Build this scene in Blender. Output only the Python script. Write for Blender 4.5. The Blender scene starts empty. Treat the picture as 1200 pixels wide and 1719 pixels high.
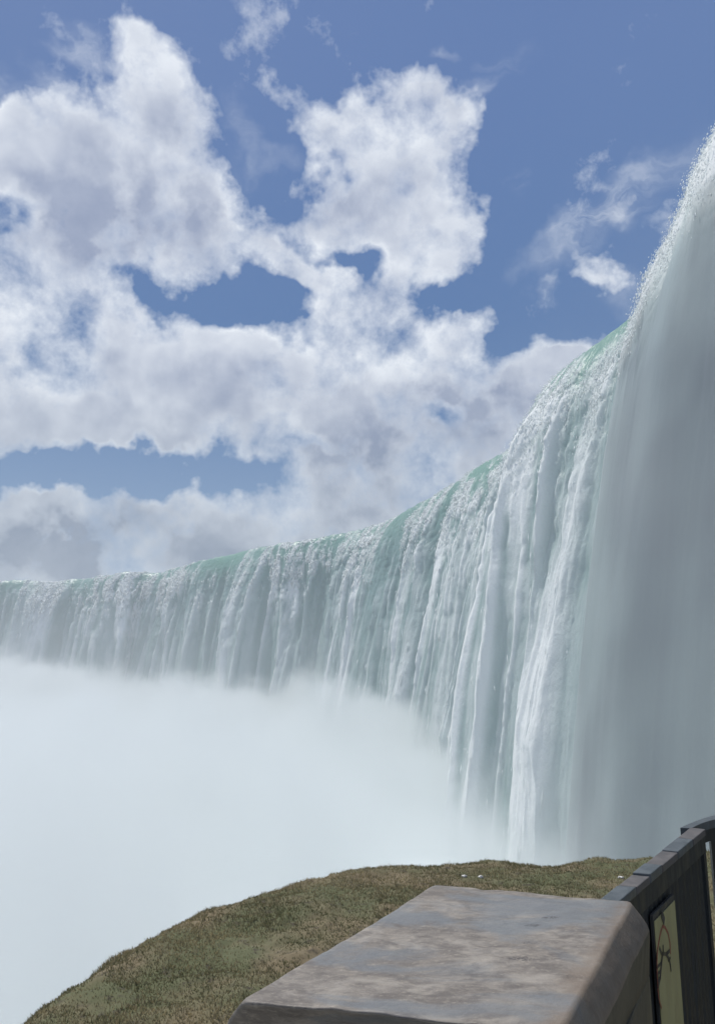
import bpy, bmesh, math, random
import numpy as np
from mathutils import Vector, Matrix

S = bpy.context.scene
C = S.collection
R = math.radians
random.seed(5)
rng = np.random.default_rng(11)

# ------------------------------------------------------------------ camera
EYE = Vector((0, 0, 1.6))
PITCH = R(12.0)
FPX = 1349.0                       # focal length in pixels of the 1200 x 1719 frame
cam = bpy.data.cameras.new('camera')
cam.sensor_fit = 'VERTICAL'
cam.sensor_height = 24.0
cam.lens = 24.0 * FPX / 1719.0
cam.clip_start = 0.05
cam.clip_end = 30000
cam_o = bpy.data.objects.new('camera', cam)
cam_o.location = EYE
cam_o.rotation_euler = (R(90) + PITCH, 0, 0)
C.objects.link(cam_o)
S.camera = cam_o

def ray(px, py):
    x, y = px - 600.0, 859.5 - py
    cp, sp = math.cos(PITCH), math.sin(PITCH)
    return Vector((x, FPX * cp - y * sp, y * cp + FPX * sp)).normalized()

def at_z(px, py, z):
    d = ray(px, py)
    return EYE + d * ((z - EYE.z) / d.z)

def at_y(px, py, yy):
    d = ray(px, py)
    return EYE + d * ((yy - EYE.y) / d.y)

# ------------------------------------------------------------------ node helper
class NT:
    def __init__(self, tree):
        self.t = tree; self.n = tree.nodes; self.l = tree.links
    def put(self, sock, v):
        if v is None: return
        if isinstance(v, bpy.types.NodeSocket): self.l.new(v, sock)
        elif isinstance(v, (tuple, list)) and sock.type == 'RGBA' and len(v) == 3: sock.default_value = (*v, 1)
        else: sock.default_value = v
    def node(self, ty, ins=None, **kw):
        nd = self.n.new(ty)
        for k, v in kw.items(): setattr(nd, k, v)
        for k, v in (ins or {}).items(): self.put(nd.inputs[k], v)
        return nd
    def math(self, op, a, b=None, c=None, clamp=False):
        nd = self.node('ShaderNodeMath', operation=op, use_clamp=clamp)
        self.put(nd.inputs[0], a); self.put(nd.inputs[1], b)
        if c is not None: self.put(nd.inputs[2], c)
        return nd.outputs[0]
    def vmath(self, op, a, b=None, c=None, scale=None):
        nd = self.node('ShaderNodeVectorMath', operation=op)
        self.put(nd.inputs[0], a); self.put(nd.inputs[1], b)
        if c is not None: self.put(nd.inputs[2], c)
        if scale is not None: self.put(nd.inputs[3], scale)
        return nd.outputs[1 if op in ('LENGTH', 'DOT_PRODUCT') else 0]
    def ramp(self, v, a, b, c=0.0, d=1.0, smooth=True):
        nd = self.node('ShaderNodeMapRange', interpolation_type='SMOOTHSTEP' if smooth else 'LINEAR')
        for i, x in enumerate((v, a, b, c, d)): self.put(nd.inputs[i], x)
        return nd.outputs[0]
    def noise(self, vec, scale, detail=4, rough=.5, dist=0.0, color=False, lac=2.0):
        nd = self.node('ShaderNodeTexNoise', {'Vector': vec, 'Scale': scale, 'Detail': detail, 'Roughness': rough, 'Distortion': dist, 'Lacunarity': lac})
        return nd.outputs[1 if color else 0]
    def mix(self, f, a, b, blend='MIX'):
        nd = self.node('ShaderNodeMix', data_type='RGBA', blend_type=blend)
        self.put(nd.inputs[0], f); self.put(nd.inputs[6], a); self.put(nd.inputs[7], b)
        return nd.outputs[2]
    def xyz(self, v):
        nd = self.node('ShaderNodeSeparateXYZ'); self.put(nd.inputs[0], v); return nd.outputs
    def comb(self, x, y, z=0.0):
        nd = self.node('ShaderNodeCombineXYZ')
        for i, v in enumerate((x, y, z)): self.put(nd.inputs[i], v)
        return nd.outputs[0]

def material(name):
    m = bpy.data.materials.new(name); m.use_nodes = True
    m.node_tree.nodes.clear()
    nt = NT(m.node_tree)
    out = nt.node('ShaderNodeOutputMaterial')
    return m, nt, out

# ------------------------------------------------------------------ sun and sky
SUN_EL, SUN_AZ = 61.0, -48.0         # azimuth from +Y (ahead) towards +X (right)
sun = bpy.data.lights.new('sun', 'SUN')
sun.energy = 4.0
sun.angle = R(0.5)
sun.color = (1.0, 0.96, 0.9)
sun_o = bpy.data.objects.new('sun', sun)
sd = Vector((math.sin(R(SUN_AZ)) * math.cos(R(SUN_EL)), math.cos(R(SUN_AZ)) * math.cos(R(SUN_EL)), math.sin(R(SUN_EL))))
sun_o.rotation_euler = (-sd).to_track_quat('-Z', 'Y').to_euler()
sun_o.location = (0, 0, 200)
C.objects.link(sun_o)

W = bpy.data.worlds.new('World')
S.world = W
W.use_nodes = True
W.node_tree.nodes.clear()
nt = NT(W.node_tree)
D = nt.node('ShaderNodeTexCoord').outputs['Generated']
sky = nt.node('ShaderNodeTexSky', sky_type='NISHITA', sun_disc=False)
sky.sun_elevation = R(SUN_EL); sky.sun_rotation = R(SUN_AZ)
sky.air_density = 1.0; sky.dust_density = 1.2; sky.ozone_density = 1.5; sky.altitude = 100
SKY_STRENGTH = 0.09
x, y, z = nt.xyz(D)
el = nt.math('ARCSINE', z)
az = nt.math('ARCTAN2', x, y)
u = nt.math('MULTIPLY', az, nt.math('COSINE', el))
uv = nt.comb(u, el)
# two scales of warping give the clouds torn edges
w1 = nt.vmath('SUBTRACT', nt.noise(D, 7.0, 3, .55, color=True), (.5, .5, .5))
w2 = nt.vmath('SUBTRACT', nt.noise(D, 26.0, 3, .6, color=True), (.5, .5, .5))
uvw = nt.vmath('ADD', nt.vmath('ADD', uv, nt.vmath('SCALE', w1, scale=.11)), nt.vmath('SCALE', w2, scale=.055))

def blob_field(blobs, vec):
    tot = None
    for b in blobs:
        px, py, rx, ry, w = b[:5]
        rot = b[5] if len(b) > 5 else 0.0
        d = ray(px, py)
        e = math.asin(d.z); a = math.atan2(d.x, d.y) * math.cos(e)
        k = 1 / (FPX * math.sqrt(1 + ((px - 600) ** 2 + (py - 859.5) ** 2) / FPX ** 2))
        # each step waits for the one before it, which keeps the shader's working memory small
        vin = vec if tot is None else nt.vmath('MULTIPLY_ADD', tot, (1e-9, 1e-9, 1e-9), vec)
        mp = nt.node('ShaderNodeMapping', {'Vector': vin, 'Location': (a, e, 0), 'Rotation': (0, 0, R(rot)), 'Scale': (rx * k, ry * k, 1)}, vector_type='TEXTURE')
        sx = nt.xyz(mp.outputs[0])
        r = nt.vmath('LENGTH', nt.comb(sx[0], sx[1]))
        v = nt.ramp(r, 0.0, 1.75, w * 1.08, 0.0)
        tot = v if tot is None else nt.math('ADD', tot, v)
    return tot

CLOUDS = [  # pixel of the middle, half-axes, weight, tilt
    (250, 115, 62, 60, .8), (225, 65, 48, 20, .35), (215, 200, 125, 70, .9), (310, 200, 80, 80, .9), (240, 300, 150, 100, 1.0), (120, 250, 70, 50, .6),
    (40, 270, 60, 60, .5), (130, 340, 120, 70, .9), (60, 440, 110, 70, .9), (190, 430, 170, 80, 1.0), (300, 410, 90, 60, .6), (70, 560, 150, 100, 1.0),
    (140, 75, 30, 20, .3), (170, 640, 180, 80, .9),
    (560, 200, 100, 34, .8, -12), (690, 165, 75, 42, .8), (650, 250, 110, 55, .9), (630, 315, 110, 50, .7), (730, 200, 40, 60, .6), (545, 370, 85, 55, .65),
    (660, 390, 120, 60, .8), (755, 385, 65, 70, .8), (690, 470, 55, 60, .7), (400, 370, 60, 45, .35), (440, 425, 80, 30, .6, -28), (510, 470, 90, 28, .85, -22),
    (590, 505, 60, 40, .7), (335, 525, 50, 30, .75), (460, 580, 150, 50, .9), (660, 560, 120, 55, .9), (745, 585, 85, 45, .8), (800, 520, 28, 60, .35),
    (300, 640, 250, 80, 1.0), (560, 650, 240, 80, 1.0), (790, 650, 130, 45, .9), (900, 625, 90, 38, .9), (970, 585, 65, 30, .8), (850, 700, 190, 50, 1.0),
    (100, 715, 200, 40, .9), (330, 740, 110, 36, .7), (620, 760, 260, 70, 1.0), (540, 850, 170, 60, 1.0), (330, 862, 85, 40, .9), (355, 815, 34, 30, .5), (170, 860, 120, 30, .7),
    (40, 860, 120, 40, .9), (200, 930, 420, 45, 1.1), (700, 850, 300, 90, 1.0), (350, 795, 40, 12, .4, -20), (-120, 560, 160, 330, 1.0), (-150, 880, 220, 80, 1.0),
    (1000, 452, 46, 20, .62, -24), (1040, 478, 36, 15, .55, -24),
    (1250, 600, 120, 60, .9), (1330, 420, 120, 50, .6), (1500, 560, 220, 120, 1.0),
    (60, 985, 420, 40, 1.0), (420, 930, 200, 30, .8),
]
OPENINGS = [  # gaps of blue between them
    (415, 265, 60, 80, .75), (470, 270, 44, 35, .5), (300, 505, 95, 40, .85, -8), (440, 535, 100, 28, .85, -8), (620, 445, 55, 20, .6), (735, 500, 52, 34, .85), (10, 350, 50, 38, .7), (20, 165, 50, 40, .4),
    (160, 785, 240, 30, .85), (395, 805, 60, 36, .8), (490, 330, 60, 30, .5), (830, 590, 46, 50, .7), (400, 400, 40, 70, .45, 30), (860, 250, 60, 190, .7), (100, 150, 80, 40, .5), (545, 300, 30, 24, .5), (740, 700, 30, 16, .5), (90, 630, 80, 30, .3), (520, 745, 60, 14, .35), (250, 460, 26, 50, .3, -30),
]
WISPS = [(975, 390, 80, 34, .95, 30), (1065, 335, 80, 30, .65, 36), (925, 486, 16, 10, .8), (858, 90, 30, 16, .6), (808, 148, 44, 14, .5, 34), (765, 75, 20, 10, .5), (853, 322, 14, 18, .4), (140, 78, 34, 20, .7, 20), (95, 165, 34, 24, .5, -50), (405, 225, 18, 34, .45, 20), (1060, 500, 40, 30, .4, -60), (1100, 385, 16, 8, .5), (30, 190, 60, 30, .5, -35), (440, 275, 60, 16, .3, 20)]
SHADE = [
    (270, 260, 100, 80, .8), (160, 400, 120, 80, .9), (280, 370, 110, 60, .5), (90, 480, 90, 50, .5), (640, 300, 90, 40, .55), (560, 350, 70, 30, .4), (660, 390, 80, 40, .35), (690, 480, 40, 40, .45),
    (100, 590, 60, 40, .5), (140, 560, 50, 70, .4), (640, 640, 110, 30, .6), (760, 665, 110, 36, .75), (560, 760, 110, 40, .7), (700, 810, 200, 50, .6), (330, 930, 220, 34, .6), (100, 915, 80, 44, 2.4), (150, 945, 60, 30, .6),
    (880, 690, 160, 30, .7), (560, 690, 100, 26, .5), (380, 620, 80, 22, .3), (250, 690, 160, 24, .25), (700, 700, 120, 40, .5), (350, 885, 120, 20, .4), (760, 730, 130, 26, .5), (620, 860, 180, 30, .5), (200, 885, 160, 20, .3), (790, 580, 40, 60, .2),
]
dens0 = blob_field(CLOUDS, uvw)
# cloud cover away from the photographed quarter of the sky
away = nt.ramp(nt.math('ABSOLUTE', nt.math('SUBTRACT', az, .02)), .75, 1.15)
cover = nt.ramp(nt.noise(nt.vmath('MULTIPLY', D, (1, 1, 1.8)), 2.6, 3, .5), .42, .62)
high = nt.ramp(el, R(50), R(62))
dens0 = nt.math('ADD', dens0, nt.math('MULTIPLY', cover, nt.math('MAXIMUM', away, nt.math('MULTIPLY', high, .7))))
dens0 = nt.math('SUBTRACT', nt.math('MINIMUM', dens0, .95), blob_field(OPENINGS, uvw))
f1 = nt.math('SUBTRACT', nt.noise(D, 8.0, 9, .60, .1), .5)
f2 = nt.math('SUBTRACT', nt.noise(nt.vmath('ADD', D, (3.1, 1.7, 0.4)), 34.0, 6, .66, .15), .5)
f3 = nt.math('SUBTRACT', nt.noise(nt.vmath('ADD', D, (1.3, 5.7, 2.4)), 17.0, 5, .58, .15), .5)
core = nt.math('ADD', nt.math('ADD', nt.math('MULTIPLY_ADD', dens0, 1.40, -.32), nt.math('MULTIPLY', f1, 3.2)), nt.math('MULTIPLY', f3, 1.9))
dens = nt.math('ADD', core, nt.math('MULTIPLY', f2, 1.15))
alpha = nt.ramp(dens, .02, 1.12, smooth=False)
thick = nt.ramp(core, .55, 1.55)
# lumps lit from the sun side: the same noise a little nearer the sun
toward = nt.vmath('SCALE', (-.2, .1, .97), scale=.034)
f1s = nt.math('SUBTRACT', nt.noise(nt.vmath('ADD', D, toward), 8.0, 3, .60, .1), .5)
relief = nt.math('SUBTRACT', f1, f1s)
grey = blob_field(SHADE, uvw)
shade = nt.math('ADD', nt.math('MULTIPLY', thick, .56), nt.math('MULTIPLY', grey, nt.math('MULTIPLY_ADD', thick, .50, .10)))
shade = nt.math('SUBTRACT', nt.math('ADD', shade, .04), nt.math('MULTIPLY', relief, 2.2))
shade = nt.math('ADD', shade, nt.math('MULTIPLY', f3, -.7), clamp=True)
wv = nt.node('ShaderNodeMapping', {'Vector': uvw, 'Rotation': (0, 0, R(-32)), 'Scale': (9, 30, 1)}).outputs[0]
wisp = nt.math('MULTIPLY', blob_field(WISPS, uvw), nt.ramp(nt.noise(wv, 1.0, 6, .6, .3), .28, .72), clamp=True)
alpha = nt.math('MAXIMUM', alpha, nt.math('MULTIPLY', wisp, .62))
lowhaze = nt.ramp(el, R(6), R(26), 1.0, 0.0)
lit = nt.mix(lowhaze, (.84, .885, .95), (.60, .66, .74))
dark = nt.mix(lowhaze, nt.mix(nt.ramp(f3, -.2, .2), (.39, .445, .58), (.30, .355, .50)), nt.mix(nt.ramp(f3, -.2, .2), (.33, .385, .475), (.25, .305, .40)))
ccol = nt.mix(shade, lit, dark)
blue = nt.node('ShaderNodeVectorMath', {0: sky.outputs[0], 3: SKY_STRENGTH}, operation='SCALE').outputs[0]
blue = nt.mix(.92, blue, nt.mix(nt.ramp(el, R(3), R(26)), (.25, .37, .55), nt.mix(nt.ramp(el, R(20), R(45)), (.094, .192, .405), (.122, .208, .435))))
col = nt.mix(nt.math('MULTIPLY', alpha, .97), blue, ccol)
bg = nt.node('ShaderNodeBackground', {'Color': col, 'Strength': 1.0})
nt.l.new(bg.outputs[0], nt.node('ShaderNodeOutputWorld').inputs[0])
W.cycles.sampling_method = 'NONE'

vs = S.view_settings
vs.view_transform = 'Standard'; vs.look = 'None'; vs.gamma = 1.0; vs.exposure = 0.0
vs.use_curve_mapping = False
S.render.engine = 'CYCLES'
cy = S.cycles
cy.use_denoising = True
cy.max_bounces = 10; cy.diffuse_bounces = 3; cy.glossy_bounces = 2; cy.transmission_bounces = 4; cy.transparent_max_bounces = 8
cy.volume_bounces = 5
cy.volume_step_rate = 1.0
cy.sample_clamp_indirect = 6.0

#@@STRUCT
def tag(o, label=None, cat=None, group=None, kind=None):
    for k, v in (('label', label), ('category', cat), ('group', group), ('kind', kind)):
        if v is not None: o[k] = v
    return o

def link(name, me, m=None, parent=None, smooth=False):
    o = bpy.data.objects.new(name, me); C.objects.link(o)
    if m is not None:
        for q in (m if isinstance(m, list) else [m]): me.materials.append(q)
    if parent is not None: o.parent = parent
    if smooth: me.polygons.foreach_set('use_smooth', [True] * len(me.polygons))
    return o

def grid_mesh(name, P, attrs=None, closed_u=False):
    """P: (nu, nv, 3) array of points -> quad mesh"""
    nu, nv = P.shape[:2]
    me = bpy.data.meshes.new(name)
    me.vertices.add(nu * nv)
    me.vertices.foreach_set('co', np.ascontiguousarray(P, dtype=np.float32).ravel())
    i, j = np.meshgrid(np.arange(nu - 1), np.arange(nv - 1), indexing='ij')
    a = (i * nv + j).ravel()
    q = np.stack([a, a + nv, a + nv + 1, a + 1], 1).astype(np.int32)
    me.loops.add(q.size); me.polygons.add(len(q))
    me.loops.foreach_set('vertex_index', q.ravel())
    me.polygons.foreach_set('loop_start', np.arange(0, q.size, 4, dtype=np.int32))
    me.update(calc_edges=True)
    for k, v in (attrs or {}).items():
        at = me.attributes.new(k, 'FLOAT', 'POINT')
        at.data.foreach_set('value', np.ascontiguousarray(v, dtype=np.float32).ravel())
    me.polygons.foreach_set('use_smooth', np.ones(len(q), dtype=bool))
    return me

def vnoise(a, b, seed):
    """2-D value noise in [-1, 1] with quintic interpolation"""
    n = 512
    T = np.random.default_rng(seed).uniform(-1, 1, (n, n))
    ia, ib = np.floor(a).astype(int), np.floor(b).astype(int)
    fa, fb = a - ia, b - ib
    fa = fa * fa * fa * (fa * (fa * 6 - 15) + 10); fb = fb * fb * fb * (fb * (fb * 6 - 15) + 10)
    g = lambda p, q: T[(p) % n, (q) % n]
    return (g(ia, ib) * (1 - fa) + g(ia + 1, ib) * fa) * (1 - fb) + (g(ia, ib + 1) * (1 - fa) + g(ia + 1, ib + 1) * fa) * fb

def fbm(a, b, seed, octaves=4, gain=.5):
    t = 0; amp = 1.0; nrm = 0
    for k in range(octaves):
        t = t + amp * vnoise(a * 2 ** k + 17.3 * k, b * 2 ** k + 5.1 * k, seed + k)
        nrm += amp; amp *= gain
    return t / nrm

def sstep(x, a, b):
    t = np.clip((x - a) / (b - a), 0, 1); return t * t * (3 - 2 * t)

# ------------------------------------------------------------------ the falls
CREST_Z = EYE.z + 44.0
BASE_Z = -20.0
NEAR_PX = [(1048, 538), (1068, 505), (1085, 475), (1110, 420), (1140, 342), (1170, 272), (1200, 208)]
NEAR_OUT = .6
# pixels of the lip, allowing for how far the sheet springs out before it turns down
crest_px = [(0, 976), (60, 974), (130, 973.5), (170, 966), (200, 960.5), (240, 963), (280, 961), (340, 941.5), (400, 930.7), (460, 916.4), (520, 905.5), (560, 902), (600, 889), (640, 882.5), (680, 860.7), (720, 837.1), (770, 814.3), (810, 782),
            (838, 764.8), (852, 757), (900, 728), (940, 645), (1000, 582)]
crest = [at_z(px, py, CREST_Z) for px, py in crest_px]
for px, py in NEAR_PX:
    d = ray(px, py); hd = math.hypot(d.x, d.y)
    o_ = 1.89 * (d.z / hd) / (d.x / hd); dr_ = 4.9 * (o_ / 4.3) ** 2
    crest.append(at_z(px, py, CREST_Z - dr_) + Vector((o_ + NEAR_OUT, 0, 0)))
crest = [Vector((-420, 235, 0)), Vector((-330, 310, 0)), Vector((-240, 350, 0))] + crest + [Vector((31.5, 44, 0)), Vector((31, 30, 0)), Vector((32, 14, 0)), Vector((36, 0, 0)), Vector((46, -14, 0))]
cp_ = np.array([(p.x, p.y) for p in crest])
def catmull(P, per=24):
    out = []
    for i in range(len(P) - 1):
        p0, p1, p2, p3 = P[max(i - 1, 0)], P[i], P[i + 1], P[min(i + 2, len(P) - 1)]
        for k in range(per):
            t = k / per
            out.append(.5 * ((2 * p1) + (p2 - p0) * t + (2 * p0 - 5 * p1 + 4 * p2 - p3) * t * t + (3 * p1 - p0 - 3 * p2 + p3) * t ** 3))
    out.append(P[-1]); return np.array(out)
cc = catmull(cp_, 40)
seg = np.r_[0, np.cumsum(np.hypot(*np.diff(cc, axis=0).T))]
fine = np.arange(0, seg[-1], .25)
cx = np.interp(fine, seg, cc[:, 0]); cyy = np.interp(fine, seg, cc[:, 1])
def smooth1(v, n):
    k = np.hanning(n + 2)[1:-1]; k /= k.sum()
    return np.convolve(np.pad(v, (n // 2, n - 1 - n // 2), mode='edge'), k, 'valid')
dist = np.hypot(cx, cyy)
# smoothing grows with distance, so that the near lip keeps its bends
sx_, sy_ = smooth1(cx, 25), smooth1(cyy, 25)
lx_, ly_ = smooth1(cx, 161), smooth1(cyy, 161)
wq = sstep(dist, 130, 230)
cx, cyy = sx_ * (1 - wq) + lx_ * wq, sy_ * (1 - wq) + ly_ * wq
tx, ty = np.gradient(smooth1(cx, 121)), np.gradient(smooth1(cyy, 121))
ln = np.hypot(tx, ty); nx_, ny_ = ty / ln, -tx / ln        # outward: towards the gorge
flip = np.sign(nx_ * (-30 - cx) + ny_ * (60 - cyy)); fl = 1 if np.median(flip) > 0 else -1
nx_, ny_ = nx_ * fl, ny_ * fl
# columns: denser where the falls are close
step = np.clip(dist / 803 * .9, .10, .5)
pos = np.cumsum(.25 / step); ncol = int(min(1900, pos[-1]))
sidx = np.interp(np.linspace(pos[0], pos[-1], ncol), pos, fine)
G = lambda v: np.interp(sidx, fine, v)[:, None]
hh = np.r_[-np.linspace(9, .02, 40) , np.linspace(0, 1, 620) ** 1.25 * (CREST_Z - BASE_Z + 2)]
s2 = np.broadcast_to(sidx[:, None], (ncol, len(hh))); h2 = np.broadcast_to(hh[None, :], s2.shape)
hp = np.maximum(h2, 0)
X, Y = G(cx), G(cyy); NX, NY = G(nx_), G(ny_); DD = G(dist)
near = 1 - sstep(DD, 85, 92.5)                        # the thin sheet beside the viewer, its shade put into the colour
speed = 4.3 + (.8 * vnoise(s2 / 22, 0 * s2, 3) + .3 * vnoise(s2 / 6, 0 * s2, 4)) * (1 - .9 * near)
off = np.where(h2 < 0, h2, speed * np.sqrt(hp / 4.9 + 1e-6))
drop = np.where(h2 < 0, -.012 * np.abs(h2) + 0 * s2, hp)
grow = sstep(hp, 0.0, 16)
# columns of falling water: ribs that wander a little as they drop
wand = 1.5 * vnoise(s2 / 9, hp / 30, 8) * grow + .45 * vnoise(s2 / 3, hp / 12, 9) * grow
q = s2 + wand
ribs = 1.7 * vnoise(q / 15, hp / 120, 21) + 1.2 * vnoise(q / 6.5, hp / 80, 22) + .6 * vnoise(q / 2.9, hp / 45, 23) + .22 * vnoise(q / 1.25, hp / 22, 24)
ridge = 1 - np.abs(vnoise(q / 6.3, hp / 110, 25)); ridge2 = 1 - np.abs(vnoise(q / 2.7, hp / 50, 26)); ridge3 = 1 - np.abs(vnoise(q / 1.1, hp / 22, 27))
ridge, ridge2, ridge3 = ridge ** 3, ridge2 ** 3, ridge3 ** 2
st = np.sqrt(1 + hp / 3.0)
b1 = np.abs(vnoise(q / 3.4, hp / 3.6 / st, 31)); b2 = np.abs(vnoise(q / 1.5 + .3 * b1, hp / 1.6 / st, 32)); b3 = np.abs(vnoise(q / .72, hp / .75 / st, 33)); b4 = np.abs(vnoise(q / .36, hp / .38 / st, 34))
# puffs: rounded lumps with creases between them
puff = .42 * b1 + .34 * b2 + .22 * b3 + .13 * b4
cl2 = fbm(q / .9, hp / 1.1 / st, 91, 2)
arcs = fbm(q / 3.8, hp / 5.5, 35, 3)
lip = sstep(h2, -3.0, 1.0)
calm = sstep(vnoise(s2 / 26, 0 * s2, 41) + .35 * vnoise(s2 / 9, 0 * s2, 42), -.15, .35)      # smooth green tongues at the lip
spread = 1 - .55 * sstep(hp, 14, 45)                   # clumps dissolve into spray on the way down
soft = (1 - .96 * near * sstep(hp, 6, 17 + 5 * vnoise(s2 / 3, 0 * s2, 7))) * spread
low = 1 - sstep(hp, 1, 8)
calm_rib = 1 - .96 * near * sstep(hp, 3, 14)
tail = np.exp(-((DD - 96.0 + .9 * vnoise(hp / 7, 0 * hp, 77)) / 4.2) ** 2)            # the strong white strand beside the thin sheet
disp = grow * (ribs + 1.7 * (ridge - .4) + .6 * (ridge2 - .4) + .10 * ridge3 * spread) * calm_rib + grow * 1.3 * tail + soft * lip * (.35 + .8 * sstep(hp, 0, 8)) * (puff - .3) * (1 - .6 * calm * low) + grow * .6 * arcs * soft
vert = lip * (.30 * vnoise(s2 / 3.0, h2 / 3, 51) + .22 * vnoise(s2 / 1.1, h2 / 1.2, 52) + .12 * vnoise(s2 / .45, h2 / .5, 53)) * (1 - sstep(hp, 0, 6)) * (1 - .55 * calm)
vert = vert + .5 * vnoise(s2 / 14, 0 * s2, 54) * (1 - sstep(hp, 0, 10))
O = off + disp
P = np.stack([X + NX * O, Y + NY * O, CREST_Z - drop + vert], -1)
# how broken the water is: white on the ridges and clumps, glassy in the hollows and at calm stretches of the lip
patch = vnoise(s2 / 18, hp / 200, 62)
broken = sstep(vnoise(q / 11, hp / 70, 64) + .5 * vnoise(q / 4, hp / 26, 65), -.55, .45)
strand = sstep(ridge, .20, .85) * (.62 + .30 * patch) + .34 * sstep(ridge2, .25, .9) * (1 + .8 * patch) + .10 * ridge3
uneven = .42 + .58 * sstep(vnoise(s2 / 13, hp / 150, 92) + .6 * vnoise(s2 / 34, 0 * s2, 93), -.45, .5)
foam = .0 + strand * (.55 + .45 * broken) * uneven + .06 * ribs
foam = foam + (1.0 * sstep(puff, .24, .72) * (.30 + .70 * broken) - .10) * soft * (.55 + .75 * (1 - sstep(hp, 6, 24))) + .18 * arcs * soft
foam = foam + .10 * sstep(hp, 10, 40)
foam = foam * calm_rib + ((.32 + .30 * np.exp(-((DD - 91) / 5) ** 2) * (.6 + .6 * arcs)) * near + .30 * near * (1 - sstep(hp, 3, 14))) + .30 * tail * sstep(hp, 2, 9) * 1.9
foam = foam + .42 * calm * low * sstep(1 - np.abs(vnoise(q / .9, h2 / 7, 95)), .80, 1.0) + .25 * calm * low * sstep(vnoise(q / .7, h2 / 1.1, 96), .25, .8)
foam = foam - (.62 * calm - .02) * (1 - sstep(hp, .5, 9))
foam = np.clip(np.maximum(foam * 1.2, tail * sstep(hp, 1.5, 7) * (.72 + .28 * arcs + .25 * cl2)), 0, 1)
green = (1 - sstep(hp, 0, 14)) * (.55 + .45 * calm) * (1 - .9 * near)
rock_and_shade = near * (1 - .55 * np.exp(-((DD - 92) / 5.5) ** 2)) * sstep(hp, 4.0, 18 + 11 * fbm(s2 / 6, hp / 9, 72, 3)) * (.80 + .30 * fbm(s2 / 13, hp / 13, 71, 3)) * (.72 + .28 * (1 - sstep(DD, 55, 92)))  # dark tone of the near sheet: rock behind it plus its painted shade
me = grid_mesh('waterfall', P, {'foam': foam, 'green': green, 'thin': rock_and_shade})  # thin: rock seen through the near sheet plus its painted shade

m_fall, nt, out = material('falling_water')
A = lambda n: nt.node('ShaderNodeAttribute', attribute_name=n).outputs['Fac']
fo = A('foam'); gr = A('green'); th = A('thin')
glass = nt.mix(gr, (.235, .365, .36), (.20, .40, .325))
fo2 = nt.ramp(fo, .10, 1.0, smooth=False)
col = nt.mix(fo2, glass, (.90, .935, .94))
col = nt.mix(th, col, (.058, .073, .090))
geo = nt.node('ShaderNodeNewGeometry')
bp = nt.vmath('MULTIPLY', geo.outputs['Position'], (1, 1, .6))
bn = nt.node('ShaderNodeBump', {'Strength': nt.math('MULTIPLY', nt.math('SUBTRACT', 1.0, th), .45), 'Distance': .35, 'Height': nt.noise(bp, 1.7, 5, .65)})
bs = nt.node('ShaderNodeBsdfPrincipled', {'Base Color': col, 'Roughness': nt.ramp(fo, .2, .8, .28, .75), 'IOR': 1.33, 'Normal': bn.outputs[0]})
tr = nt.node('ShaderNodeBsdfTranslucent', {'Color': nt.mix(fo2, nt.mix(gr, (.35, .55, .52), (.22, .58, .43)), (.9, .93, .93)), 'Normal': bn.outputs[0]})
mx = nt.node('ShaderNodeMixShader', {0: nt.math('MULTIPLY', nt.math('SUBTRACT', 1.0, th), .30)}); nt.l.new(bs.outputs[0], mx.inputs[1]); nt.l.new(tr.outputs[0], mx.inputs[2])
nt.l.new(mx.outputs[0], out.inputs['Surface'])
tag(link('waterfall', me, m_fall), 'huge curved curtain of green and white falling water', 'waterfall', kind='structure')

# froth and droplets torn off the sheet: short pointed flecks near the lip, long strands lower down
NS = 520000
ci = rng.integers(2, ncol - 2, NS); rj = 41 + (rng.random(NS) ** 1.05 * (len(hh) - 44)).astype(int)
fm = foam[ci, rj]; hq = hh[rj]; dq = DD[ci, 0]; nq = (near * sstep(hp, 5, 15))[ci, rj]
lowq = sstep(hq, 26, 52)
ok = (rng.random(NS) < np.clip(.05 + 1.1 * sstep(fm, .34, .85), 0, 1) * (1 - .985 * sstep(hq, 5, 22)) * (1 - .997 * nq)) & (dq < 410) & (fm > .12)
ci, rj, fm, hq, dq = ci[ok], rj[ok], fm[ok], hq[ok], dq[ok]
n = len(ci)
base = P[ci, rj].copy(); nrm = np.stack([NX[ci, 0], NY[ci, 0], np.full(n, .25)], 1)
tan_ = P[ci, np.minimum(rj + 2, len(hh) - 1)] - P[ci, rj]; tan_ /= np.linalg.norm(tan_, axis=1)[:, None]
size = (.0009 * dq + .015) * (.40 + 1.2 * rng.random(n) ** 2.2)
leng = size * (1.1 + rng.random(n) * (.8 + hq / 3.5))
base += nrm * (rng.random(n) ** 2 * (.25 + .018 * hq) * rng.choice([1, 1, 1, 2.2], n))[:, None] + rng.normal(0, .10, (n, 3))
tan_ = tan_ + rng.normal(0, .16, (n, 3)) * (1 - .75 * sstep(hq, 3, 20))[:, None]; tan_ /= np.linalg.norm(tan_, axis=1)[:, None]
e1 = np.cross(tan_, rng.normal(0, 1, (n, 3))); e1 /= np.linalg.norm(e1, axis=1)[:, None]
e2 = np.cross(tan_, e1)
ring_ = [base + (e1 * math.cos(a) + e2 * math.sin(a)) * (size * .5)[:, None] for a in (0, 2.094, 4.189)]
VS = np.stack([base - tan_ * (leng * .5)[:, None]] + ring_ + [base + tan_ * (leng * .8)[:, None]], 1).reshape(-1, 3)
tri = np.array([[0, 1, 2], [0, 2, 3], [0, 3, 1], [4, 2, 1], [4, 3, 2], [4, 1, 3]])
FS = (np.arange(n)[:, None, None] * 5 + tri[None]).reshape(-1, 3).astype(np.int32)
me = bpy.data.meshes.new('spray')
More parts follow.
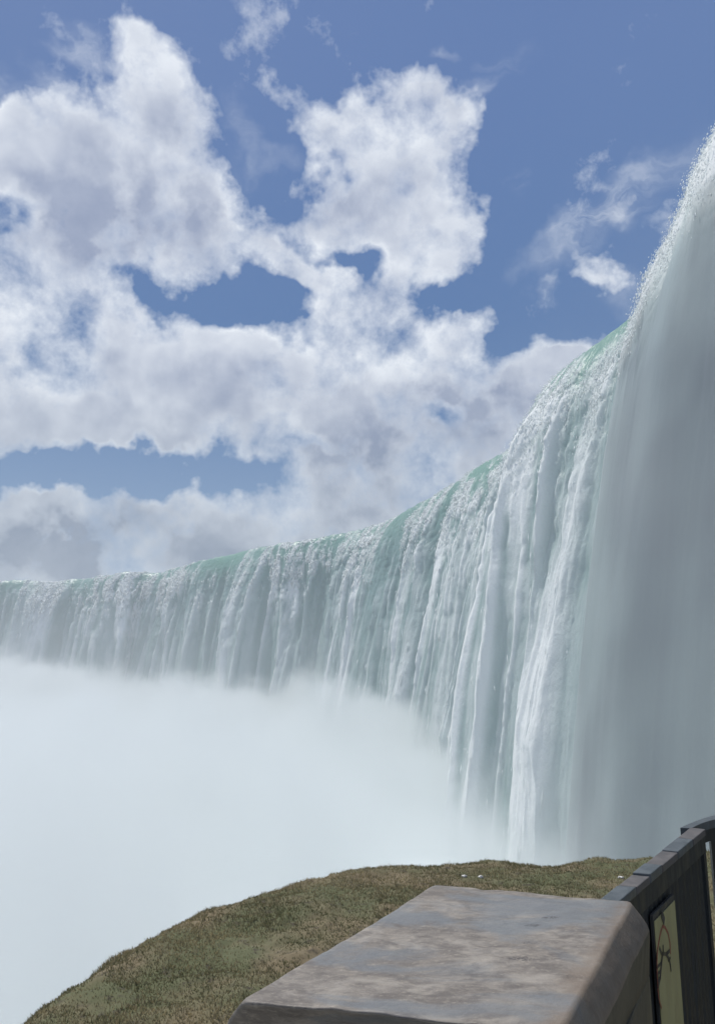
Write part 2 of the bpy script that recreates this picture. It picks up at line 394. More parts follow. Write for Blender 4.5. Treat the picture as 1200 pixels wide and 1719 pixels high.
me.vertices.add(len(VS)); me.vertices.foreach_set('co', VS.astype(np.float32).ravel())
me.loops.add(FS.size); me.polygons.add(len(FS))
me.loops.foreach_set('vertex_index', FS.ravel()); me.polygons.foreach_set('loop_start', np.arange(0, FS.size, 3, dtype=np.int32))
me.update(calc_edges=True)
me.polygons.foreach_set('use_smooth', np.ones(len(FS), dtype=bool))
m_spray, nt, out = material('froth')
bs = nt.node('ShaderNodeBsdfDiffuse', {'Color': (.88, .91, .92)}); tr = nt.node('ShaderNodeBsdfTranslucent', {'Color': (.88, .92, .92)})
mx = nt.node('ShaderNodeMixShader', {0: .45}); nt.l.new(bs.outputs[0], mx.inputs[1]); nt.l.new(tr.outputs[0], mx.inputs[2])
nt.l.new(mx.outputs[0], out.inputs['Surface'])
tag(link('spray', me, m_spray), 'white froth and droplets flying off the face of the falls', 'spray', kind='stuff')

# river above the lip: from the crest back to the horizon
bx, by = G(cx) - G(nx_) * 8.8, G(cyy) - G(ny_) * 8.8
rows = [0, 12, 40, 120, 500, 2500, 9000]
cen = np.array([-60.0, 150.0])
RP = []
for r_ in rows:
    dx, dy = bx - cen[0], by - cen[1]
    L = np.hypot(dx, dy)
    RP.append(np.concatenate([bx + dx / L * r_, by + dy / L * r_, np.full_like(bx, CREST_Z - .11 - .0006 * r_)], 1))
RP = np.stack(RP, 1)[::12]
m_riv, nt, out = material('river_water')
p = nt.node('ShaderNodeNewGeometry').outputs['Position']
b = nt.node('ShaderNodeBump', {'Strength': .5, 'Distance': .3, 'Height': nt.noise(p, .5, 5, .6)})
bs = nt.node('ShaderNodeBsdfPrincipled', {'Base Color': nt.mix(nt.ramp(nt.noise(p, .35, 5, .6), .5, .68), (.05, .14, .11), (.7, .75, .76)), 'Roughness': .2, 'IOR': 1.33, 'Normal': b.outputs[0]})
nt.l.new(bs.outputs[0], out.inputs[0])
tag(link('river', grid_mesh('river', RP), m_riv), 'upper river running to the lip of the falls', 'river', kind='structure')

# cliff behind the water
CP = []
for dz, dn in ((-.9, -8.7), (-1.2, -4), (-3, -2.2), (-20, -2.5), (-50, -3), (BASE_Z - CREST_Z - 3, -3)):
    jj = 1.2 * vnoise(sidx / 7, 0 * sidx + dz, 81)[:, None] if dz < -2 else 0
    CP.append(np.concatenate([G(cx) + G(nx_) * (dn + jj), G(cyy) + G(ny_) * (dn + jj), np.full_like(bx, CREST_Z + dz)], 1))
m_rock, nt, out = material('wet_rock')
p = nt.node('ShaderNodeNewGeometry').outputs['Position']
bs = nt.node('ShaderNodeBsdfPrincipled', {'Base Color': nt.mix(nt.noise(nt.vmath('MULTIPLY', p, (1, 1, 4)), .4, 5, .6), (.05, .05, .05), (.16, .15, .14)), 'Roughness': .5})
nt.l.new(bs.outputs[0], out.inputs[0])
tag(link('cliff', grid_mesh('cliff', np.stack(CP, 1)[::6]), m_rock), 'dark rock wall behind the falling water', 'cliff', kind='structure')

# churning water at the foot, one sheet out to the horizon
ring = [0, 20, 60, 120, 250, 500, 1500, 9000]
th_ = np.linspace(0, 2 * math.pi, 97)
PP = np.stack([np.stack([-40 + r_ * np.cos(th_), 120 + r_ * np.sin(th_), np.full_like(th_, BASE_Z)], -1) for r_ in ring], 1)
m_pool, nt, out = material('churned_water')
p = nt.node('ShaderNodeNewGeometry').outputs['Position']
b = nt.node('ShaderNodeBump', {'Strength': .6, 'Distance': .5, 'Height': nt.noise(p, .3, 6, .6)})
bs = nt.node('ShaderNodeBsdfPrincipled', {'Base Color': nt.mix(nt.ramp(nt.noise(p, .12, 6, .6), .3, .5), (.45, .56, .55), (.8, .84, .85)), 'Roughness': .3, 'Normal': b.outputs[0]})
nt.l.new(bs.outputs[0], out.inputs[0])
tag(link('plunge_pool_water', grid_mesh('plunge_pool_water', PP), m_pool), 'churned water of the gorge below the falls', 'water', kind='structure')

# ------------------------------------------------------------------ mist
def box_mesh(name, x0, x1, y0, y1, z0, z1):
    bm = bmesh.new()
    bmesh.ops.create_cube(bm, size=1, matrix=Matrix.Translation(((x0 + x1) / 2, (y0 + y1) / 2, (z0 + z1) / 2)) @ Matrix.Diagonal((x1 - x0, y1 - y0, z1 - z0, 1)))
    me = bpy.data.meshes.new(name); bm.to_mesh(me); bm.free(); return me
m_mist, nt, out = material('mist')
p = nt.node('ShaderNodeNewGeometry').outputs['Position']
x, y, z = nt.xyz(p)
far = nt.math('SQRT', nt.math('ADD', nt.math('MULTIPLY', x, x), nt.math('MULTIPLY', y, y)))
top = nt.math('ADD', nt.ramp(far, 60, 330, -14.0, 4.0, smooth=False), nt.math('MULTIPLY', nt.ramp(x, 20, -35, 0, 9.0), nt.ramp(far, 40, 200, 1.0, 0.0)))
n1 = nt.math('SUBTRACT', nt.noise(p, .035, 4, .55, .4), .5)
n2 = nt.math('SUBTRACT', nt.noise(p, .10, 4, .62, .8), .5)
rel = nt.math('SUBTRACT', nt.math('SUBTRACT', nt.math('SUBTRACT', top, z), nt.math('MULTIPLY', n1, 52.0)), nt.math('MULTIPLY', n2, 22.0))
body = nt.math('POWER', nt.ramp(rel, -5.0, 6.0), 2.0)
veil = nt.math('MULTIPLY', nt.ramp(z, 44, -10, 0.0, .0022, smooth=False), nt.ramp(far, 60, 330, .8, 1.8))
# spray drifting off the near sheet
drift = nt.math('MULTIPLY', nt.math('MULTIPLY', nt.ramp(x, 4, 22), nt.ramp(y, 120, 80)), nt.math('MULTIPLY', nt.ramp(z, 34, -16, 0.0, .016, smooth=False), nt.ramp(nt.noise(p, .075, 3, .55), .36, .66)))
veil = nt.math('ADD', veil, drift)
clot = nt.ramp(nt.noise(p, .055, 4, .6, 1.0), .34, .64, .25, 1.9)
dn = nt.math('ADD', nt.math('MULTIPLY', nt.math('MULTIPLY', body, .13), clot), veil)
vol = nt.node('ShaderNodeVolumePrincipled', {'Color': (.835, .866, .875), 'Density': dn, 'Anisotropy': .35})
nt.l.new(vol.outputs[0], out.inputs['Volume'])
mist = tag(link('mist', box_mesh('mist', -240, 48, 13, 372, BASE_Z - 1, 40), m_mist), 'bright white mist billowing up from the foot of the falls', 'mist', kind='stuff')
#@@OBJECTS
# ------------------------------------------------------------------ grassy bank in front of the gorge
BANK_Z = -0.3
edge_px = [(-160, 1800), (20, 1719), (60, 1687), (130, 1641), (200, 1596), (270, 1559), (330, 1527), (420, 1496), (490, 1475), (560, 1463), (660, 1450), (760, 1441), (820, 1435), (870, 1439), (930, 1439), (1000, 1435), (1090, 1429), (1200, 1420), (1400, 1406)]
ea, er = [], []
for px, py in edge_px:
    p = at_z(px, py, BANK_Z); ea.append(math.atan2(p.x, p.y)); er.append(math.hypot(p.x, p.y))
ea = [R(-100), R(-45)] + ea + [R(60), R(100)]
er = [2.2, 3.0] + er + [11.5, 11.5]
def bank_z(xx, yy):
    aa = np.arctan2(xx, yy); rr = np.hypot(xx, yy)
    Rm = np.interp(aa, ea, er)
    z_ = BANK_Z + .07 * fbm(xx / 1.5, yy / 1.5, 101, 3) + .05 * fbm(xx / .42, yy / .42, 105, 3) * (.4 + sstep(vnoise(xx / 1.1, yy / 1.1, 109), -.1, .5)) + .03 * fbm(xx / .12, yy / .12, 111, 2)
    o = np.maximum(rr - Rm + .5, 0)
    return z_ - np.minimum(.28 * o ** 2, 1.5 * o) - 0 * rr
na, nr = 620, 420
aa = np.linspace(R(-75), R(80), na)
rf = np.r_[np.linspace(.3, 1.0, 320) , 1 + np.linspace(.004, 1, 100) ** 2 * 1.6]
AA, RF = np.meshgrid(aa, rf, indexing='ij')
RR = RF * np.interp(AA, ea, er)
BX, BY = RR * np.sin(AA), RR * np.cos(AA)
BZ = np.maximum(bank_z(BX, BY), BASE_Z - 1)
m_soil, nt, out = material('turf_soil')
p = nt.node('ShaderNodeNewGeometry').outputs['Position']
c1 = nt.mix(nt.ramp(nt.noise(p, 1.1, 4, .6), .40, .62), (.085, .092, .042), (.150, .120, .070))
c1 = nt.mix(nt.ramp(nt.noise(p, 9, 4, .65), .55, .72), c1, (.045, .036, .024))
bs = nt.node('ShaderNodeBsdfPrincipled', {'Base Color': c1, 'Roughness': .95})
nt.l.new(bs.outputs[0], out.inputs[0])
tag(link('bank', grid_mesh('bank', np.stack([BX, BY, BZ], -1)), m_soil), 'rounded grassy bank dropping away to the gorge', 'bank', kind='structure')

NB = 210000
ba = rng.uniform(R(-32), R(34), NB)
brn = np.sqrt(rng.uniform(.3 ** 2, 1.06 ** 2, NB)) * np.interp(ba, ea, er)
gx, gy = brn * np.sin(ba), brn * np.cos(ba)
gz = bank_z(gx, gy)
tuft = fbm(gx / .35, gy / .35, 131, 3); bare = vnoise(gx / .8, gy / .8, 141) + .6 * vnoise(gx / .25, gy / .25, 142)
keep = (bare > -.55) | (rng.random(NB) < .25)
gx, gy, gz, tuft, bare = gx[keep], gy[keep], gz[keep], tuft[keep], bare[keep]
n = len(gx)
hgt = (.012 + .018 * rng.random(n)) * (1 + .6 * np.maximum(tuft, -.4)); hgt *= np.where(rng.random(n) < .012, 1.7, 1.0)
yaw = rng.uniform(0, 2 * math.pi, n); ang = rng.uniform(0, 2 * math.pi, n); lean = rng.uniform(.1, .95, n) * hgt
wid = .0022 + .0022 * rng.random(n)
base = np.stack([gx, gy, gz - .006], 1)
sv = np.stack([np.cos(yaw), np.sin(yaw), 0 * yaw], 1) * wid[:, None]
tip = base + np.stack([np.cos(ang) * lean, np.sin(ang) * lean, hgt], 1)
mid = base + (tip - base) * .55 + np.stack([0 * hgt, 0 * hgt, hgt * .12], 1)
V = np.stack([base - sv, base + sv, mid + sv * .7, tip, mid - sv * .7], 1).reshape(-1, 3)
me = bpy.data.meshes.new('grass')
me.vertices.add(len(V)); me.vertices.foreach_set('co', V.astype(np.float32).ravel())
F = (np.arange(n)[:, None] * 5 + np.arange(5)[None, :]).astype(np.int32)
me.loops.add(F.size); me.polygons.add(n)
me.loops.foreach_set('vertex_index', F.ravel()); me.polygons.foreach_set('loop_start', np.arange(0, F.size, 5, dtype=np.int32))
me.update(calc_edges=True)
at = me.attributes.new('tint', 'FLOAT', 'POINT'); at.data.foreach_set('value', np.repeat(rng.random(n), 5).astype(np.float32))
m_grass, nt, out = material('grass_blades')
p = nt.node('ShaderNodeNewGeometry').outputs['Position']
ti = nt.node('ShaderNodeAttribute', attribute_name='tint').outputs['Fac']
k = nt.math('ADD', nt.ramp(nt.noise(p, .8, 4, .6), .36, .62, -.22, .45), ti)
c1 = nt.mix(nt.ramp(k, .35, .75), (.150, .148, .075), (.260, .218, .128))
c1 = nt.mix(nt.ramp(k, .95, 1.15), c1, (.40, .34, .20))
bs = nt.node('ShaderNodeBsdfPrincipled', {'Base Color': c1, 'Roughness': .7})
tr = nt.node('ShaderNodeBsdfTranslucent', {'Color': c1})
mx = nt.node('ShaderNodeMixShader', {0: .38}); nt.l.new(bs.outputs[0], mx.inputs[1]); nt.l.new(tr.outputs[0], mx.inputs[2])
nt.l.new(mx.outputs[0], out.inputs[0])
tag(link('grass', me, m_grass), 'short worn green and straw grass covering the bank', 'grass', kind='stuff')

# ------------------------------------------------------------------ small mesh helpers
def prism(bm, pts, z0, z1):
    """upright prism over a list of (x, y)"""
    lo = [bm.verts.new((q[0], q[1], z0)) for q in pts]; hi = [bm.verts.new((q[0], q[1], z1)) for q in pts]
    nn = len(pts)
    fs = [bm.faces.new(hi), bm.faces.new(lo[::-1])]
    for i in range(nn): fs.append(bm.faces.new((lo[i], lo[(i + 1) % nn], hi[(i + 1) % nn], hi[i])))
    bmesh.ops.recalc_face_normals(bm, faces=bm.faces[:])
    return fs

def done(name, bm, m, parent=None, bevel=0.0, seg=2, smooth=False):
    if bevel:
        bmesh.ops.bevel(bm, geom=[e for e in bm.edges if e.is_manifold and e.calc_face_angle(0) > .5], offset=bevel, segments=seg, profile=.6, affect='EDGES')
    bmesh.ops.recalc_face_normals(bm, faces=bm.faces[:])
    me = bpy.data.meshes.new(name); bm.to_mesh(me); bm.free()
    return link(name, me, m, parent, smooth)

def empty(name, loc):
    o = bpy.data.objects.new(name, None); o.location = loc; o.empty_display_size = .2; C.objects.link(o); return o

def local(parent, *vs):
    return [Vector(v) - parent.location for v in vs]

# ------------------------------------------------------------------ deck under the viewer
TOP = 1.10
A_, B_, C_, D_ = at_z(402, 1683, TOP), at_z(730, 1487, TOP), at_z(1060, 1515, TOP), at_z(938, 1734, TOP)
BEV = .055
C2, D2 = at_z(1091, 1556, TOP - BEV), at_z(1004, 1742, TOP - BEV)
A2 = at_z(374, 1722, TOP - BEV)
m_deck, nt, out = material('deck_concrete')
p = nt.node('ShaderNodeNewGeometry').outputs['Position']
bs = nt.node('ShaderNodeBsdfPrincipled', {'Base Color': nt.mix(nt.noise(p, 6, 5, .6), (.16, .15, .14), (.30, .29, .27)), 'Roughness': .6})
nt.l.new(bs.outputs[0], out.inputs[0])
bm = bmesh.new()
prism(bm, [(-2.5, -2.5), (4.5, -2.5), (4.5, 3.2), (C2.x + .25, C2.y + .15), (B_.x, B_.y + .1), (A_.x - .05, A_.y), (-2.5, 1.0)], -.35, 0)
tag(done('pavement', bm, m_deck), 'concrete viewing deck behind the pillar and railing', 'pavement', kind='structure')

# ------------------------------------------------------------------ stone pillar
def stone(name, ca, cb, wet, spots, scale=1.0):
    m, nt, out = material(name)
    p = nt.node('ShaderNodeNewGeometry').outputs['Position']
    rot = nt.node('ShaderNodeMapping', {'Vector': p, 'Rotation': (0, 0, R(20)), 'Scale': (1, 1.7, 1)}).outputs[0]
    c = nt.mix(nt.ramp(nt.noise(rot, 4.5 * scale, 6, .62, .6), .32, .68), ca, cb)
    c = nt.mix(nt.ramp(nt.noise(rot, 38 * scale, 4, .7), .45, .75, 0, .45), c, (cb[0] * 1.25, cb[1] * 1.2, cb[2] * 1.1))
    c = nt.mix(nt.ramp(nt.noise(rot, 15 * scale, 5, .68, .3), .36, .66), c, (ca[0] * .72, ca[1] * .72, ca[2] * .74)) if spots else c
    c = nt.mix(nt.ramp(nt.noise(rot, 60 * scale, 4, .7), .50, .70, 0, .5), c, (cb[0] * 1.2, cb[1] * 1.18, cb[2] * 1.12))
    wt = nt.ramp(nt.noise(rot, 2.4 * scale, 5, .6, .5), .46, .60)
    c = nt.mix(nt.math('MULTIPLY', wt, .75), c, wet)
    c = nt.mix(nt.ramp(nt.noise(p, 90, 3, .7), .60, .74, 0, .35), c, (.10, .085, .07))
    h = nt.noise(p, 55, 5, .7)
    if spots:
        tot = None
        wp = nt.vmath('ADD', p, nt.vmath('SCALE', nt.vmath('SUBTRACT', nt.noise(p, 28, 3, .6, color=True), (.5, .5, .5)), scale=.035))
        for px, py, rx, ry, w_ in spots:
            q = at_z(px, py, TOP)
            mp = nt.node('ShaderNodeMapping', {'Vector': wp, 'Location': q, 'Scale': (rx, ry, 1)}, vector_type='TEXTURE')
            xx = nt.xyz(mp.outputs[0])
            v = nt.ramp(nt.vmath('LENGTH', nt.comb(xx[0], xx[1])), .5, 1.1, w_, 0)
            tot = v if tot is None else nt.math('MAXIMUM', tot, v)
        tot = nt.math('MULTIPLY', tot, nt.ramp(nt.noise(p, 70, 3, .6), .38, .58))
        c = nt.mix(tot, c, (.065, .058, .055))
        h = nt.math('SUBTRACT', h, nt.math('MULTIPLY', tot, 1.2))
        # mossy-brown margin along the right-hand arris, the bevel's shade painted into it
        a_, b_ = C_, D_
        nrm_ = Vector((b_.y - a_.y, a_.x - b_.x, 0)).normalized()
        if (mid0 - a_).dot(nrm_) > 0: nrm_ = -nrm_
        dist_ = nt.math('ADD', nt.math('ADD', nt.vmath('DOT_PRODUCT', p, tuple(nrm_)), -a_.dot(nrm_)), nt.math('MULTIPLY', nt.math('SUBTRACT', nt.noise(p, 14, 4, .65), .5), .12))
        brown_shade = nt.ramp(dist_, -.05, .012)
        c = nt.mix(nt.math('MULTIPLY', brown_shade, .8), c, nt.mix(nt.noise(p, 22, 4, .65), (.115, .085, .060), (.215, .168, .125)))
    b = nt.node('ShaderNodeBump', {'Strength': .6, 'Distance': .003, 'Height': h})
    bs = nt.node('ShaderNodeBsdfPrincipled', {'Base Color': c, 'Roughness': nt.math('SUBTRACT', .62, nt.math('MULTIPLY', wt, .22)), 'Normal': b.outputs[0]})
    nt.l.new(bs.outputs[0], out.inputs[0])
    return m
mid0 = (A_ + C_) / 2
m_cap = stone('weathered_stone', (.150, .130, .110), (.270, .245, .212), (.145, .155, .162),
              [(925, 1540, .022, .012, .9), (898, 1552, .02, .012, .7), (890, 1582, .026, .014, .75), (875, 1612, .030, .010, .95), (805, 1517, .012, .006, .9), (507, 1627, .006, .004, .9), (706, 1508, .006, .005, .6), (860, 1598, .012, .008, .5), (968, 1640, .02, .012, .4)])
m_shaft = stone('shaft_stone', (.055, .050, .034), (.085, .076, .052), (.06, .058, .042), None)  # olive stone, darkened to hold the shade below the cap
m_side = m_cap
mid_ = (A_ + C_) / 2
pil = empty('stone_pillar', (mid_.x, mid_.y, 0))
tag(pil, 'squat stone pillar with a weathered sloping-edged cap in the foreground', 'pillar')
# the cap: rings of points from the flat top out and down round the bevel, finely divided so its arrises can wear
bn_ = (B_ - C_).normalized()
B2 = B_ + Vector((-.004, .012, -BEV)); A3 = A2
ringT = [A_, B_, C_, D_]; ringM = [A2, B2, C2, D2]
LOW = TOP - .15
def lerp(a, b, t): return a + (b - a) * t
def edge_ring(K, per):
    out_ = []
    for i in range(4):
        a, b = K[i], K[(i + 1) % 4]
        out_ += [lerp(a, b, k / per) for k in range(per)]
    return out_
per = 44
cen_ = mid_.copy(); cen_.z = TOP
rings = []
for t in np.linspace(.06, .97, 26): rings.append([lerp(cen_, q, t) for q in edge_ring(ringT, per)])
T_, M_ = edge_ring(ringT, per), edge_ring(ringM, per)
for t in np.linspace(0, 1, 9):
    bulge = .002 * math.sin(math.pi * t)
    rings.append([lerp(a, b, t) + ((b - cen_).normalized() + Vector((0, 0, 1))) * bulge * .7 for a, b in zip(T_, M_)])
for t in (.15, .4, .7, 1.0): rings.append([q + Vector((0, 0, -(TOP - BEV - LOW) * t)) - Vector(((q - cen_).x, (q - cen_).y, 0)).normalized() * .014 * t for q in M_])
RG = np.array([[tuple(q) for q in r_] for r_ in rings])          # (nr, 4*per, 3)
# round the four corners and let the stone wander
for _ in range(1): RG[20:] = (np.roll(RG[20:], 1, 1) + 2 * RG[20:] + np.roll(RG[20:], -1, 1)) / 4
sh = RG[30:37].copy(); sh[1:-1] = (sh[:-2] + 2 * sh[1:-1] + sh[2:]) / 4; RG[30:37] = sh
RG[..., 2] += .0045 * fbm(RG[..., 0] / .16, RG[..., 1] / .16 + RG[..., 2] / .1, 201, 3) + .0018 * fbm(RG[..., 0] / .035, RG[..., 1] / .035, 207, 2)
wob = 1 + .008 * fbm(RG[..., 0] / .12, RG[..., 1] / .12 + RG[..., 2] * 9, 211, 3)
RG[30:, :, :2] = np.array(cen_)[:2] + (RG[30:, :, :2] - np.array(cen_)[:2]) * wob[30:, :, None]
bm = bmesh.new()
off_ = pil.location
VV = [[bm.verts.new(Vector(q) - off_) for q in r_] for r_ in RG]
ct = bm.verts.new(Vector((cen_.x, cen_.y, TOP)) - off_)
m4 = 4 * per
for j in range(m4): bm.faces.new((ct, VV[0][j], VV[0][(j + 1) % m4]))
for i in range(len(VV) - 1):
    for j in range(m4): bm.faces.new((VV[i][j], VV[i + 1][j], VV[i + 1][(j + 1) % m4], VV[i][(j + 1) % m4]))
bm.faces.new(VV[-1])
for f in bm.faces: f.material_index = 1 if f.calc_center_median().z < TOP - BEV - .004 else 0  # faces below the bevel take the darkened stone for their shade
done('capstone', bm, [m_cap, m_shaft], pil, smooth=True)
bm = bmesh.new()
foot = [lerp(cen_, q, .975) for q in (A2, B2, C2, D2)]
prism(bm, [(q.x - off_.x, q.y - off_.y) for q in foot], 0.0, LOW + .002)
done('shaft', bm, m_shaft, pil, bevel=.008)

# ------------------------------------------------------------------ railings
def paint(name, c, rough=.45, var=.5, bump=0.0):
    m, nt, out = material(name)
    p = nt.node('ShaderNodeNewGeometry').outputs['Position']
    v = nt.noise(nt.vmath('MULTIPLY', p, (1, 1, .3)), 22, 5, .65)
    cc_ = nt.mix(nt.ramp(v, .35, .7), tuple(q * (1 - var * .5) for q in c), tuple(min(q * (1 + var), .9) for q in c))
    kw = {'Base Color': cc_, 'Roughness': nt.ramp(v, .3, .7, rough - .1, rough + .15)}
    if bump:
        kw['Normal'] = nt.node('ShaderNodeBump', {'Strength': bump, 'Distance': .003, 'Height': nt.noise(p, 60, 4, .6)}).outputs[0]
    bs = nt.node('ShaderNodeBsdfPrincipled', kw); nt.l.new(bs.outputs[0], out.inputs[0]); return m
m_iron = paint('dark_iron', (.009, .012, .013), .6, .5, .2)
m_boardA = paint('wet_grey_board', (.062, .073, .080), .45, .35, .3)
m_boardB = paint('worn_brown_board', (.082, .076, .074), .6, .35, .4)
m_edge = paint('rail_edge', (.010, .013, .014), .55, .4, .2)

RZ = 1.085
F0, F1 = at_z(985, 1526, RZ), at_z(1158, 1389, RZ)
N0, N1 = at_z(1020, 1528, RZ), at_z(1183, 1392, RZ)
fdir = (N1 - N0).normalized()
fnor = Vector((fdir.y, -fdir.x, 0))                 # towards the deck
rail = empty('metal_railing', (N0.x, N0.y, 0))
tag(rail, 'dark solid metal railing running from the pillar, capped with worn boards', 'railing')
def px_on_face(px, py, lift=0.0):
    d = ray(px, py); o = N0 + fnor * lift
    t = (o - EYE).dot(fnor) / d.dot(fnor)
    return EYE + d * t
cuts = [0, .24, .365, .49, .60, .78, 1.0]
# positions of the joints along the rail, read as parameters between its two ends in space
jp = []
for px, py in ((1056, 1487), (1078, 1468), (1096, 1451), (1122, 1429), (1150, 1408)):
    q = at_z(px, py, RZ); jp.append(max(.02, min(.98, (q - (F0 + N0) / 2).dot(fdir) / (N1 - N0).length)))
cuts = [0] + jp + [1.0]
for i in range(len(cuts) - 1):
    a, b = cuts[i], cuts[i + 1] - (.008 if i < len(cuts) - 2 else 0)
    bm = bmesh.new()
    dz = [0, -.002, .002, -.001, .001, 0][i]
    q = local(rail, lerp(F0, F1, a), lerp(F0, F1, b), lerp(N0, N1, b) , lerp(N0, N1, a))
    prism(bm, [(v.x, v.y) for v in q], RZ - .022, RZ + dz)
    o = done('rail_board', bm, m_boardA if i in (0, 2, 4) else m_boardB, rail, bevel=.003)
    tag(o, label='bluish wet rail board' if i in (0, 2, 4) else 'brownish worn rail board')
def wall_strip(name, P0, P1, z0, z1, thick, m, parent, ribs=0, amp=.004, inset=.006):
    """an upright sheet between two points; its deck side carries vertical ribs"""
    d = (P1 - P0); L = d.length; d = d.normalized(); nn = Vector((d.y, -d.x, 0))
    k = max(2, ribs * 8 + 1)
    pts = []
    for i in range(k):
        s_ = i / (k - 1)
        w_ = amp * (1 if math.sin(2 * math.pi * s_ * ribs) > 0 else -1) * min(1, 3 * abs(math.sin(2 * math.pi * s_ * ribs))) if ribs else 0
        q = P0 + d * L * s_ - nn * (inset - w_)
        pts.append((q.x - parent.location.x, q.y - parent.location.y))
    for s_ in (1, 0):
        q = P0 + d * L * s_ - nn * (inset + thick)
        pts.append((q.x - parent.location.x, q.y - parent.location.y))
    bm = bmesh.new(); prism(bm, pts, z0, z1)
    return done(name, bm, m, parent)
L1 = (N1 - N0).length
wall_strip('fascia', N0, N1, RZ - .075, RZ - .0225, .03, m_edge, rail, inset=.003)
wall_strip('panel', N0, N0 + fdir * (L1 - .045), .06, RZ - .076, .02, m_iron, rail, ribs=22, amp=.002, inset=.012)
wall_strip('bottom_rail', N0, N0 + fdir * (L1 - .045), .02, .0595, .03, m_iron, rail, inset=.006)
wall_strip('post', N0 + fdir * (L1 - .044), N0 + fdir * L1, 0, RZ - .076, .05, m_iron, rail, inset=.004)

# second railing, swinging away to the right behind the first
R2Z = 1.075
outer = [at_z(px, py, R2Z) for px, py in ((1141, 1389.5), (1152, 1384.5), (1165, 1379), (1182, 1373), (1200, 1368), (1225, 1363), (1260, 1358), (1310, 1352))]
inner = [at_z(px, py, R2Z) for px, py in ((1160, 1390.5), (1166, 1387), (1177, 1382.0), (1189, 1378), (1204, 1374.5), (1228, 1370.5), (1262, 1366.0), (1312, 1360.5))]
rail2 = empty('metal_railing', (inner[0].x, inner[0].y, 0))
tag(rail2, 'second dark railing curving away to the right beyond the first', 'railing')
def ribbon(name, O_, I_, z0, z1, m, parent, bevel=0.0):
    bm = bmesh.new()
    rows_ = []
    for a, b in zip(O_, I_):
        a, b = local(parent, a, b)
        rows_.append([bm.verts.new((a.x, a.y, z0)), bm.verts.new((a.x, a.y, z1)), bm.verts.new((b.x, b.y, z1)), bm.verts.new((b.x, b.y, z0))])
    for r0, r1 in zip(rows_, rows_[1:]):
        for k in range(4): bm.faces.new((r0[k], r0[(k + 1) % 4], r1[(k + 1) % 4], r1[k]))
    bm.faces.new(rows_[0][::-1]); bm.faces.new(rows_[-1])
    return done(name, bm, m, parent, bevel=bevel)
sub = lambda P_, n_=4: [lerp(P_[i], P_[i + 1], k / n_) for i in range(len(P_) - 1) for k in range(n_)] + [P_[-1]]
ribbon('handrail', outer, inner, R2Z - .030, R2Z, m_boardA, rail2)
ins = [lerp(a, b, .90) for a, b in zip(outer, inner)]; ins0 = [lerp(a, b, .35) for a, b in zip(outer, inner)]
ribbon('fascia', ins0, ins, R2Z - .075, R2Z - .0305, m_edge, rail2)
k0 = next(i for i in range(200) if False) if False else None
# its sheet starts a hand's breadth past the first railing's end post and leaves a slit
start = None
fi = sub(ins, 12); fo_ = sub(ins0, 12)
def project(q):
    v = q - EYE; cp, sp = math.cos(PITCH), math.sin(PITCH)
    dpt = v.y * cp + v.z * sp; up = -v.y * sp + v.z * cp
    return 600 + FPX * v.x / dpt, 859.5 - FPX * up / dpt
s0 = next(i for i, q in enumerate(fi) if project(q)[0] > 1189.0)
ribbon('panel', fo_[s0:], fi[s0:], .04, R2Z - .0755, m_iron, rail2)

# ------------------------------------------------------------------ warning sign on the railing
LIFT = .004
def sp(px, py, l=LIFT): return px_on_face(px, py, l)
tl, tr_ = sp(1097, 1547), sp(1130.5, 1511)
width = (tr_ - tl).dot(fdir); ztop = (tl.z + tr_.z) / 2
H = .40
sign = empty('warning_sign', (tl.x, tl.y, ztop - H))
tag(sign, 'faded yellow warning sign with a falling figure fixed to the railing', 'sign')
m_yel = paint('faded_yellow', (.29, .27, .13), .5, .2)
m_blk = paint('sign_black', (.03, .03, .028), .5, .3)
m_red = paint('sign_red', (.22, .060, .035), .5, .3)
def slab(name, s0, s1, z0, z1, l0, l1, m, bevel=0.0):
    a = tl + fdir * s0; b = tl + fdir * s1
    o0 = fnor * (l0 - LIFT); o1 = fnor * (l1 - LIFT)
    bm = bmesh.new()
    prism(bm, [((q - sign.location).x, (q - sign.location).y) for q in (a + o0, b + o0, b + o1, a + o1)], z0 - sign.location.z, z1 - sign.location.z)
    return done(name, bm, m, sign, bevel=bevel)
slab('border', -.003, width + .005, ztop - H - .012, ztop + .016, -.006, .003, m_blk, .0015)
slab('plate', 0, width, ztop - H, ztop, .0035, .006, m_yel, .001)
def strokes(name, lines, m, lift=.0068):
    """ink strokes: thin raised ribbons, given in pixels of the photograph and laid on the plate"""
    bm = bmesh.new()
    for pts, w_ in lines:
        P_ = [sp(px, py, lift) for px, py in pts]
        Q = [Vector(((q - tl).dot(fdir), q.z)) for q in P_]
        for a, b in zip(Q, Q[1:]):
            d = (b - a)
            if d.length < 1e-6: continue
            d.normalize(); e = Vector((-d.y, d.x)) * w_ / 2; a_, b_ = a - d * w_ * .3, b + d * w_ * .3
            vs_ = []
            for l in (lift, lift - .0006):
                vs_.append([bm.verts.new((tl + fdir * q.x + fnor * (l - LIFT)) * 1.0 - sign.location + Vector((0, 0, q.y - tl.z))) for q in (a_ - e, b_ - e, b_ + e, a_ + e)])
            bm.faces.new(vs_[0]); bm.faces.new(vs_[1][::-1])
            for k in range(4): bm.faces.new((vs_[0][k], vs_[1][k], vs_[1][(k + 1) % 4], vs_[0][(k + 1) % 4]))
    return done(name, bm, m, sign)
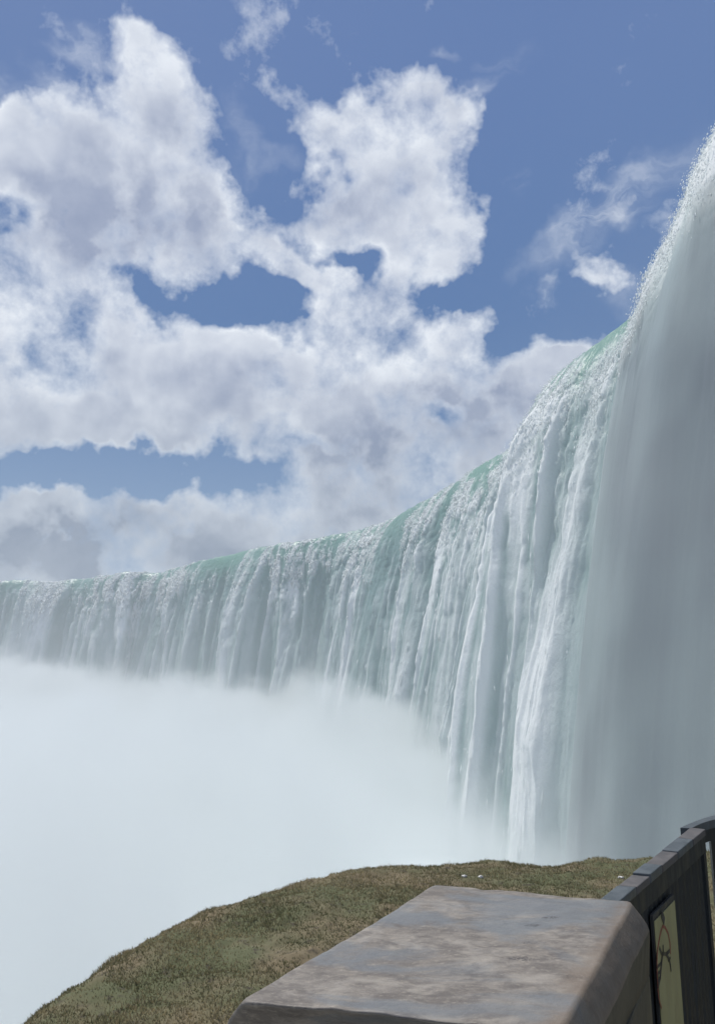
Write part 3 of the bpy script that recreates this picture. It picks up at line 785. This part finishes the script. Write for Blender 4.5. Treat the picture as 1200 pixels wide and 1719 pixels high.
strokes('outline', [([(1104, 1655), (1103, 1640), (1102.5, 1624), (1102.5, 1608), (1103.5, 1592), (1106, 1577), (1109, 1563), (1112, 1555), (1116, 1557), (1121, 1567), (1124, 1582), (1125, 1600)], .008)], m_red)
strokes('cliff_line', [([(1104, 1660), (1105, 1673), (1107, 1683), (1110, 1692)], .006)], m_red)
strokes('mark', [([(1111, 1536), (1114, 1545)], .024)], m_blk, .0075)
strokes('falling_figure', [([(1112.7, 1588), (1113.3, 1601)], .009), ([(1107, 1592), (1111, 1603), (1113, 1601), (1118, 1602), (1123.5, 1596)], .009), ([(1112, 1601), (1110, 1618), (1108, 1640), (1105, 1654)], .011),
                           ([(1103, 1624), (1110, 1616)], .007), ([(1103.5, 1636), (1109, 1629)], .007), ([(1104, 1646), (1108, 1640)], .007), ([(1118, 1602), (1123, 1610), (1125, 1620), (1126, 1629)], .009), ([(1121.5, 1613), (1125, 1608)], .006)], m_blk, .0075)

# ------------------------------------------------------------------ pale pebbles in the turf
m_peb = paint('pale_pebble', (.50, .49, .47), .6, .3, .3)
spots = [(779, 1471, .022, 'small white pebble in the grass near the top edge, left of the pair'), (806, 1473, .028, 'larger white pebble in the grass just behind the pillar cap'),
         (1042, 1473, .022, 'white pebble in the grass close beside the railing boards')]
for px, py, r_, lab in spots:
    q = at_z(px, py, BANK_Z)
    for _ in range(12): q = at_z(px, py, float(bank_z(np.array([q.x]), np.array([q.y]))[0]) + r_ * .3)
    bm = bmesh.new(); bmesh.ops.create_icosphere(bm, subdivisions=3, radius=r_)
    sd_ = rng.uniform(0, 9, 3)
    for v in bm.verts:
        c_ = v.co.normalized()
        f_ = 1 + .28 * math.sin(3 * c_.x + sd_[0]) * math.cos(2.5 * c_.y + sd_[1]) + .12 * math.sin(6 * c_.z + 5 * c_.x + sd_[2])
        v.co = Vector((c_.x * 1.25, c_.y * .9, c_.z * .6)) * r_ * f_
    o = done('pebble', bm, m_peb, smooth=True); o.location = q
    tag(o, lab, 'pebble', 'pale pebbles in the turf')
